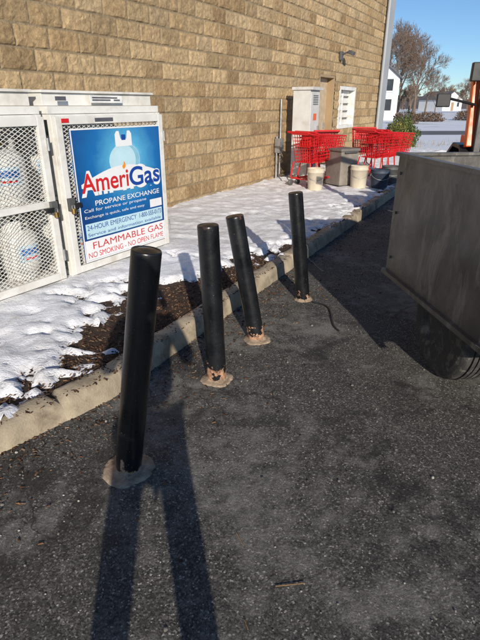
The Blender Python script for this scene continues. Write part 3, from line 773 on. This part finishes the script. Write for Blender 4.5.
def bin_():
    root=empty('trash_bin',(1.83,9.25,.14),R(30))
    mb=MB(); mb.box((0,0,.32),(.36,.40,.58),simple('bin_plastic',(.24,.21,.18),.6,bmp=0),taper=1.12); mb.box((0,0,.635),(.44,.48,.05),simple('bin_lid',(.17,.155,.14),.6,bmp=0))
    mb.box((0,-.26,.60),(.3,.03,.03),M_DKGREY)
    for x in(-.15,.15): mb.cyl((x-.02,.2,.06),(x+.02,.2,.06),.06,M_RUB)
    mb.out('bin_body',root,.02)
bin_()
def hose():
    mb=MB(); pts=[]
    for t in np.linspace(0,1,26):
        pts.append((.60+.16*t+.05*math.sin(t*5),3.75-.50*t+.06*math.sin(t*5),.014))
    mb.path(pts,.007,M_BLACK,6); mb.out('rubber_hose')
hose()

# ------------------------------------------------------------ vegetation
def tree_mesh(seed,H=11,depth=6,spread=.42,tk=1.0):
    rg=random.Random(seed); mb=MB()
    def seg(a,b,r1,r2,mat,n):
        d=(b-a).normalized(); u=d.orthogonal().normalized(); w=d.cross(u); vs=[]
        for p,r in((a,r1),(b,r2)):
            for i in range(n):
                t=2*math.pi*i/n; vs.append(p+u*r*math.cos(t)+w*r*math.sin(t))
        mb.add(vs,[(i,(i+1)%n,n+(i+1)%n,n+i) for i in range(n)],mat)
    def grow(p,d,l,r,k):
        m=M_BARK if k>=depth-2 else M_TWIG
        n=7 if k>=depth-1 else (4 if k>2 else 3)
        q=p; steps=3 if k>0 else 2; rr=max(r,.014*tk)
        for s in range(steps):
            d2=(d+Vector((rg.uniform(-1,1),rg.uniform(-1,1),rg.uniform(-.5,.8)))*.13).normalized()
            q2=q+d2*l/steps; r2=max(rr*.86,.012*tk); seg(q,q2,rr,r2,m,n)
            if k>0 and s>0 or (k==depth and s==1):
                for _ in range(1 if k>1 else 3):
                    a=rg.uniform(0,6.28); o=d2.orthogonal().normalized(); o.rotate(Matrix.Rotation(a,3,d2))
                    nd=(d2*.75+o*rg.uniform(.5,.95)+Vector((0,0,.22))).normalized()
                    grow(q2,nd,l*rg.uniform(.55,.75),r2*.5,k-1)
            q,d,rr=q2,d2,r2
        if k>0:
            for _ in range(2):
                a=rg.uniform(0,6.28); o=d.orthogonal().normalized(); o.rotate(Matrix.Rotation(a,3,d))
                nd=(d+o*rg.uniform(.3,spread+.25)+Vector((0,0,.12))).normalized()
                grow(q,nd,l*rg.uniform(.62,.8),rr*.72,k-1)
    grow(Vector((0,0,-.1)),Vector((0,0,1)),H*.24,H*.018,depth)
    zmax=max(v[2] for v in mb.v); k=H/zmax
    mb.v=[(v[0]*k,v[1]*k,v[2]*k) for v in mb.v]
    return mb
TA=tree_mesh(3,12,5,tk=.9); TB=tree_mesh(8,12,5,tk=.9)
ta=TA.out('bare_tree',loc=(24.5,84,0)); tb=TB.out('bare_tree',loc=(28.2,86,0)); tb.scale=(.9,.9,.9)
def inst(src,x,y,s,rz):
    o=bpy.data.objects.new('bare_tree',src.data); COL.objects.link(o); o.location=(x,y,0); o.scale=(s*.85,s*.85,s); o.rotation_euler=(0,0,rz)
for a in((ta,26.5,92,1.2,2.1),(tb,22.4,88,.95,1.0),(ta,30.5,94,.95,4.0),(tb,29.5,100,1.15,3.3),(ta,34,98,.65,3.3),(tb,9,75,1.1,.3),(ta,44.5,104,.55,.9),(tb,47.5,106,.5,2.9),(ta,25,104,1.1,5.2),(tb,41,112,.5,1.9)): inst(*a)
def treeline():
    srcs=[tree_mesh(21,9,4,tk=2.2),tree_mesh(22,10,4,tk=2.2),tree_mesh(23,8,4,tk=2.2)]
    mb=MB(); rg=random.Random(5)
    for i in range(110):
        s=rg.choice(srcs); x=rg.uniform(-60,170); y=rg.uniform(160,190); k=rg.uniform(.45,.9); a=rg.uniform(0,6.28); ca,sa=math.cos(a)*k,math.sin(a)*k
        o=len(mb.v); mb.v+=[(x+v[0]*ca-v[1]*sa,y+v[0]*sa+v[1]*ca,v[2]*k) for v in s.v]
        mb.f+=[tuple(q+o for q in f) for f in s.f]; mb.mi+=[0]*len(s.f); mb.sm+=[False]*len(s.f)
    mb.mats=[M_TWIG]; mb.out('distant_treeline')
treeline()
def hills():
    n=160; X=np.linspace(-200,400,n); V=[];F=[]
    m=simple('hill_woods',(.13,.11,.10),1,0,.3,.08,0); mb=MB()
    for i,x in enumerate(X):
        h=4.5+2.5*noise.noise(Vector((x*.012,0,0)))+.9*noise.noise(Vector((x*.15,3,0)))+.5*noise.noise(Vector((x*.6,3,0)))
        V+=[(x,210,-1),(x,235,h),(x,300,h+1)]
    for i in range(n-1):
        for k in range(2): a=i*3+k; F.append((a,a+3,a+4,a+1))
    mb.add(V,F,m,True); mb.out('wooded_hill')
hills()
def shrub(name,x,y,h,r,cols,seed,cnt=2600,leaf=.035,z=.0,cone=False):
    rg=random.Random(seed); mb=MB(); mats=[simple(name+'_leaf%d'%i,c,.7,0,.3,4,0) for i,c in enumerate(cols)]
    for i in range(14):
        a=rg.uniform(0,6.28); mb.cyl((0,0,0),(math.cos(a)*r*.6,math.sin(a)*r*.6,h*rg.uniform(.5,.9)),.014,M_BARK,r2=.004,seg=5)
    for i in range(cnt):
        while 1:
            p=Vector((rg.uniform(-1,1),rg.uniform(-1,1),rg.uniform(0,1)))
            q=(p.x**2+p.y**2)**.5
            lim=(1-p.z)**.6 if cone else math.sqrt(max(0,1-(p.z*1.6-.6)**2))
            lim*=.75+.45*noise.noise(Vector((p.x*2.2,p.y*2.2,p.z*3+seed)))
            if q<lim and q>lim*.35: break
        c=Vector((p.x*r,p.y*r,p.z*h)); k=leaf*rg.uniform(.6,1.5)
        e=Euler((rg.uniform(0,6),rg.uniform(0,6),rg.uniform(0,6))).to_matrix()
        mb.add([c+e@Vector(v)*k for v in((-1,0,0),(0,-.5,.1),(1,0,0),(0,.5,.1))],[(0,1,2,3)],mats[rg.randrange(len(mats))])
    mb.out(name,loc=(x,y,z))
shrub('evergreen_shrub',5.75,18.6,1.15,.75,[(.09,.12,.02),(.16,.17,.03),(.05,.08,.015)],1)
shrub('evergreen_shrub',6.5,20.5,1.35,.5,[(.045,.09,.02),(.08,.12,.03),(.03,.05,.015)],2,cone=True)
shrub('evergreen_shrub',5.2,17.4,1.0,.6,[(.24,.20,.04),(.15,.16,.03),(.07,.08,.02)],3)
for i,(x,y,h,r) in enumerate(((14.5,46,1.0,1.6),(18.5,52,.9,2.0),(24,56,1.0,1.7))):
    shrub('winter_shrub',x,y,h,r,[(.12,.07,.04),(.18,.11,.06),(.07,.045,.03)],10+i,1500,.07)
def tufts():
    rg=random.Random(9); mb=MB(); m=simple('dead_grass',(.30,.21,.10),.9,0,.3,4,0)
    for i in range(900):
        x=rg.uniform(5.6,13); y=rg.uniform(15.4,24); 
        if noise.noise(Vector((x*.5,y*.5,0)))<.0: continue
        h=rg.uniform(.06,.28); a=rg.uniform(0,6.3); dx,dy=math.cos(a)*.01,math.sin(a)*.01; lx,ly=rg.uniform(-.1,.1),rg.uniform(-.1,.1)
        mb.add([(x-dx,y-dy,0),(x+dx,y+dy,0),(x+lx,y+ly,h)],[(0,1,2)],m)
    mb.out('dead_grass')
tufts()
def snowbank():
    xs=np.arange(4.5,15,.12); ys=np.arange(14.3,18,.12); X,Y=np.meshgrid(xs,ys,indexing='ij')
    n=fnoise(X,Y,.8,5,31); n2=fnoise(X,Y,3,4,8)
    ridge=np.exp(-((Y-15.9-.25*np.sin(X*.7))/.6)**2)
    Z=-.06+ridge*(.24+.16*n)+n2*.05*ridge+.03*n
    grid_mesh('snow_bank',X,Y,Z,snow_mat('old_snow',.6,.5))
snowbank()

# ------------------------------------------------------------ houses
def house(name,x,y,w,d,eave,ridge,rot,wins,roofm=M_ROOF,wall=M_SIDING):
    root=empty(name,(x,y,0),rot)
    mb=MB()
    mb.add([(-w/2,-d/2,0),(w/2,-d/2,0),(w/2,d/2,0),(-w/2,d/2,0),(-w/2,-d/2,eave),(w/2,-d/2,eave),(w/2,d/2,eave),(-w/2,d/2,eave),(0,-d/2,ridge),(0,d/2,ridge)],
           [(0,1,5,8,4),(2,3,7,9,6),(0,4,7,3),(1,2,6,5)],wall); 
    for k in range(int(eave/.3)): mb.box((0,-d/2-.01,.3+k*.3),(w,.02,.015),wall)
    mb.out('walls',root)
    mb=MB(); ov=.3
    for s in(-1,1):
        e=Vector((s*(w/2+ov),0,eave-ov*(ridge-eave)/(w/2))); r=Vector((0,0,ridge+.02))
        mb.add([(e.x,-d/2-ov,e.z),(e.x,d/2+ov,e.z),(0,d/2+ov,r.z),(0,-d/2-ov,r.z),(e.x,-d/2-ov,e.z+.15),(e.x,d/2+ov,e.z+.15),(0,d/2+ov,r.z+.15),(0,-d/2-ov,r.z+.15)],
               [(0,1,2,3),(4,7,6,5),(0,3,7,4),(1,5,6,2),(0,4,5,1)],roofm)
    mb.out('roof',root)
    mb=MB()
    for (a,z) in wins:
        mb.box((a,-d/2-.03,z),(.75,.06,1.1),M_GLASS)
        for q in(-1,1): mb.box((a+q*.42,-d/2-.05,z),(.10,.08,1.3),M_SIDING); mb.box((a,-d/2-.05,z+q*.6),(.74,.08,.10),M_SIDING)
    mb.out('windows',root)
    mb=MB(); mb.box((0,-d/2-.04,1.1),(.9,.08,2.1),M_TAN); mb.out('door',root)
house('white_house',14.7,61,4.6,9,4.1,5.9,R(-6),[(-1.3,1.5),(1.3,1.5),(-1.3,3.4),(1.3,3.4)])
house('white_house',56,150,7,9,2.9,4.8,R(25),[(-2,1.6),(2,1.6)])

# ------------------------------------------------------------ the photographer (stands behind the camera, casts the shadow on the asphalt)
def photographer():
    root=empty('photographer',(0,0,0))
    jeans=simple('jeans',(.04,.06,.12),.9,0,.2,20,.2); jacket=simple('jacket',(.05,.05,.055),.8,0,.2,10,.2)
    skin=simple('skin',(.55,.33,.23),.5,0,.08,10,.0); hair=simple('hair',(.05,.03,.02),.6,bmp=0); boot=simple('boots',(.06,.04,.025),.7,bmp=0)
    y=-.42
    def mk(name,V,E,Rr,mat,sub=2):
        me=bpy.data.meshes.new(name); me.from_pydata([tuple(v) for v in V],E,[])
        ob=bpy.data.objects.new(name,me); COL.objects.link(ob); ob.parent=root
        ob.modifiers.new('skin','SKIN')
        if not me.skin_vertices:
            bm=bmesh.new(); bm.from_mesh(me); bm.verts.layers.skin.verify(); bm.to_mesh(me); bm.free()
        for i,r in enumerate(Rr):
            me.skin_vertices[0].data[i].radius=r if isinstance(r,tuple) else (r,r)
        me.skin_vertices[0].data[0].use_root=True
        s=ob.modifiers.new('sub','SUBSURF'); s.levels=sub; s.render_levels=sub
        me.materials.append(mat)
        return ob
    V=[(0,y,.93),(.095,y,.86),(.135,y+.02,.48),(.155,y-.01,.10),(-.095,y,.86),(-.15,y+.02,.48),(-.175,y-.01,.10)]
    mk('trousers',V,[(0,1),(1,2),(2,3),(0,4),(4,5),(5,6)],[(.15,.11),.085,.062,.055,.085,.062,.055],jeans)
    for s,x in((1,.155),(-1,-.175)): mk('boot',[(x,y-.03,.10),(x,y-.03,.05),(x+s*.01,y+.08,.045),(x+s*.015,y+.17,.035)],[(0,1),(1,2),(2,3)],[.055,.05,.045,.035],boot)
    V=[(0,y,.95),(0,y,1.15),(0,y,1.33),(0,y+.01,1.44),(.17,y,1.37),(.25,y+.06,1.13),(.10,y+.27,1.36),(-.17,y,1.37),(-.25,y+.06,1.13),(-.10,y+.27,1.36)]
    mk('jacket',V,[(0,1),(1,2),(2,3),(2,4),(4,5),(5,6),(2,7),(7,8),(8,9)],[(.16,.12),(.155,.11),(.16,.11),.06,.07,.052,.036,.07,.052,.036],jacket)
    mk('neck',[(0,y+.01,1.42),(0,y+.03,1.53)],[(0,1)],[.055,.052],skin)
    bm=bmesh.new(); bmesh.ops.create_uvsphere(bm,u_segments=32,v_segments=24,radius=1)
    for v in bm.verts:
        c=v.co; n=c.copy(); c.x*=.076*(1-.18*max(0,-n.z)); c.y*=.098; c.z*=.118
        if n.y>.75: 
            c.y+=.022*math.exp(-((n.x/.16)**2+((n.z+.12)/.2)**2))
            c.y-=.006*math.exp(-(((abs(n.x)-.38)/.14)**2+((n.z-.05)/.12)**2))
            c.y+=.005*math.exp(-((n.x/.3)**2+((n.z+.5)/.07)**2))
    me=bpy.data.meshes.new('head'); bm.to_mesh(me); bm.free(); me.materials.append(skin)
    for p in me.polygons: p.use_smooth=True
    h=bpy.data.objects.new('head',me); COL.objects.link(h); h.parent=root; h.location=(0,y+.04,1.62); h.rotation_euler=(-.2,0,0)
    bm=bmesh.new(); bmesh.ops.create_uvsphere(bm,u_segments=32,v_segments=20,radius=1)
    for v in bm.verts:
        c=v.co; c.x*=.086;c.y*=.108;c.z*=.124; c.xyz*=1+.02*noise.noise(c*60)
    bmesh.ops.delete(bm,geom=[v for v in bm.verts if v.co.y>.035 and v.co.z<.06 or v.co.z<-.05],context='VERTS')
    me=bpy.data.meshes.new('hair'); bm.to_mesh(me); bm.free(); me.materials.append(hair); hh=bpy.data.objects.new('hair',me); COL.objects.link(hh); hh.parent=root; hh.location=(0,y+.035,1.63); hh.rotation_euler=(-.2,0,0)
    mb=MB()
    for s in(-1,1): mb.lathe([(.004,-.006),(.016,-.004),(.022,.004),(.01,.008)],skin,origin=(s*.078,y+.03,1.61),axis='x',seg=14)
    for s in(-1,1): mb.lathe([(.002,-.004),(.007,0),(.006,.004),(.002,.006)],M_BLACK,origin=(s*.030,y+.128,1.625),axis='y',seg=12)
    mb.out('ears_and_eyes',root)
    for s in(-1,1):
        V=[(s*.095,y+.29,1.375),(s*.062,y+.325,1.43),(s*.056,y+.345,1.465)]
        mk('palm',V,[(0,1),(1,2)],[.027,(.034,.018),(.036,.014)],skin)
        for k in range(4):
            z=1.475-.021*k
            mk('finger',[(s*.058,y+.345,z-.01),(s*.056,y+.385,z),(s*.045,y+.398,z+.002),(s*.030,y+.400,z+.003)],[(0,1),(1,2),(2,3)],[.009,.0085,.008,.007],skin)
        mk('thumb',[(s*.062,y+.33,1.44),(s*.048,y+.345,1.475),(s*.028,y+.352,1.50)],[(0,1),(1,2)],[.012,.010,.009],skin)
    mb=MB(); mb.box((0,0,0),(.075,.009,.155),M_BLACK); p=mb.out('phone',root,.003); p.location=(0,y+.385,1.492); p.rotation_euler=(R(-23),0,0)
photographer()

# ------------------------------------------------------------ light, sky, camera
EL=R(19.5); sx,sy=.18,-.98
az=math.atan2(sx,sy)
world=bpy.data.worlds.new("World"); scene.world=world; world.use_nodes=True
wn=world.node_tree; bg=wn.nodes['Background']
sky=wn.nodes.new('ShaderNodeTexSky'); sky.sky_type='NISHITA'; sky.sun_disc=False
sky.sun_elevation=EL; sky.sun_rotation=az; sky.air_density=1.0; sky.dust_density=.0; sky.ozone_density=3.0; sky.altitude=1500
tint=wn.nodes.new('ShaderNodeMix'); tint.data_type='RGBA'; tint.blend_type='MULTIPLY'; tint.inputs[0].default_value=1
wn.links.new(sky.outputs[0],tint.inputs[6]); tint.inputs[7].default_value=(.70,.82,.93,1)
wn.links.new(tint.outputs[2],bg.inputs[0]); bg.inputs[1].default_value=.12
sun=bpy.data.lights.new('sun','SUN'); sun.energy=5; sun.angle=R(.5); sun.color=(1,.91,.78)
so=bpy.data.objects.new('sun',sun); COL.objects.link(so)
dv=Vector((sx*math.cos(EL),sy*math.cos(EL),math.sin(EL)))
so.rotation_euler=dv.to_track_quat('Z','Y').to_euler(); so.location=(3,-10,8)
cam=bpy.data.cameras.new('camera'); co=bpy.data.objects.new('camera',cam); COL.objects.link(co); scene.camera=co
cam.sensor_fit='VERTICAL'; cam.sensor_height=36; cam.lens=490/640*36; cam.clip_end=2000; cam.clip_start=.05
co.location=(0,.0,1.5); co.rotation_euler=(R(90-23.7),0,0)
scene.view_settings.view_transform='Standard'; scene.view_settings.look='None'; scene.view_settings.exposure=0
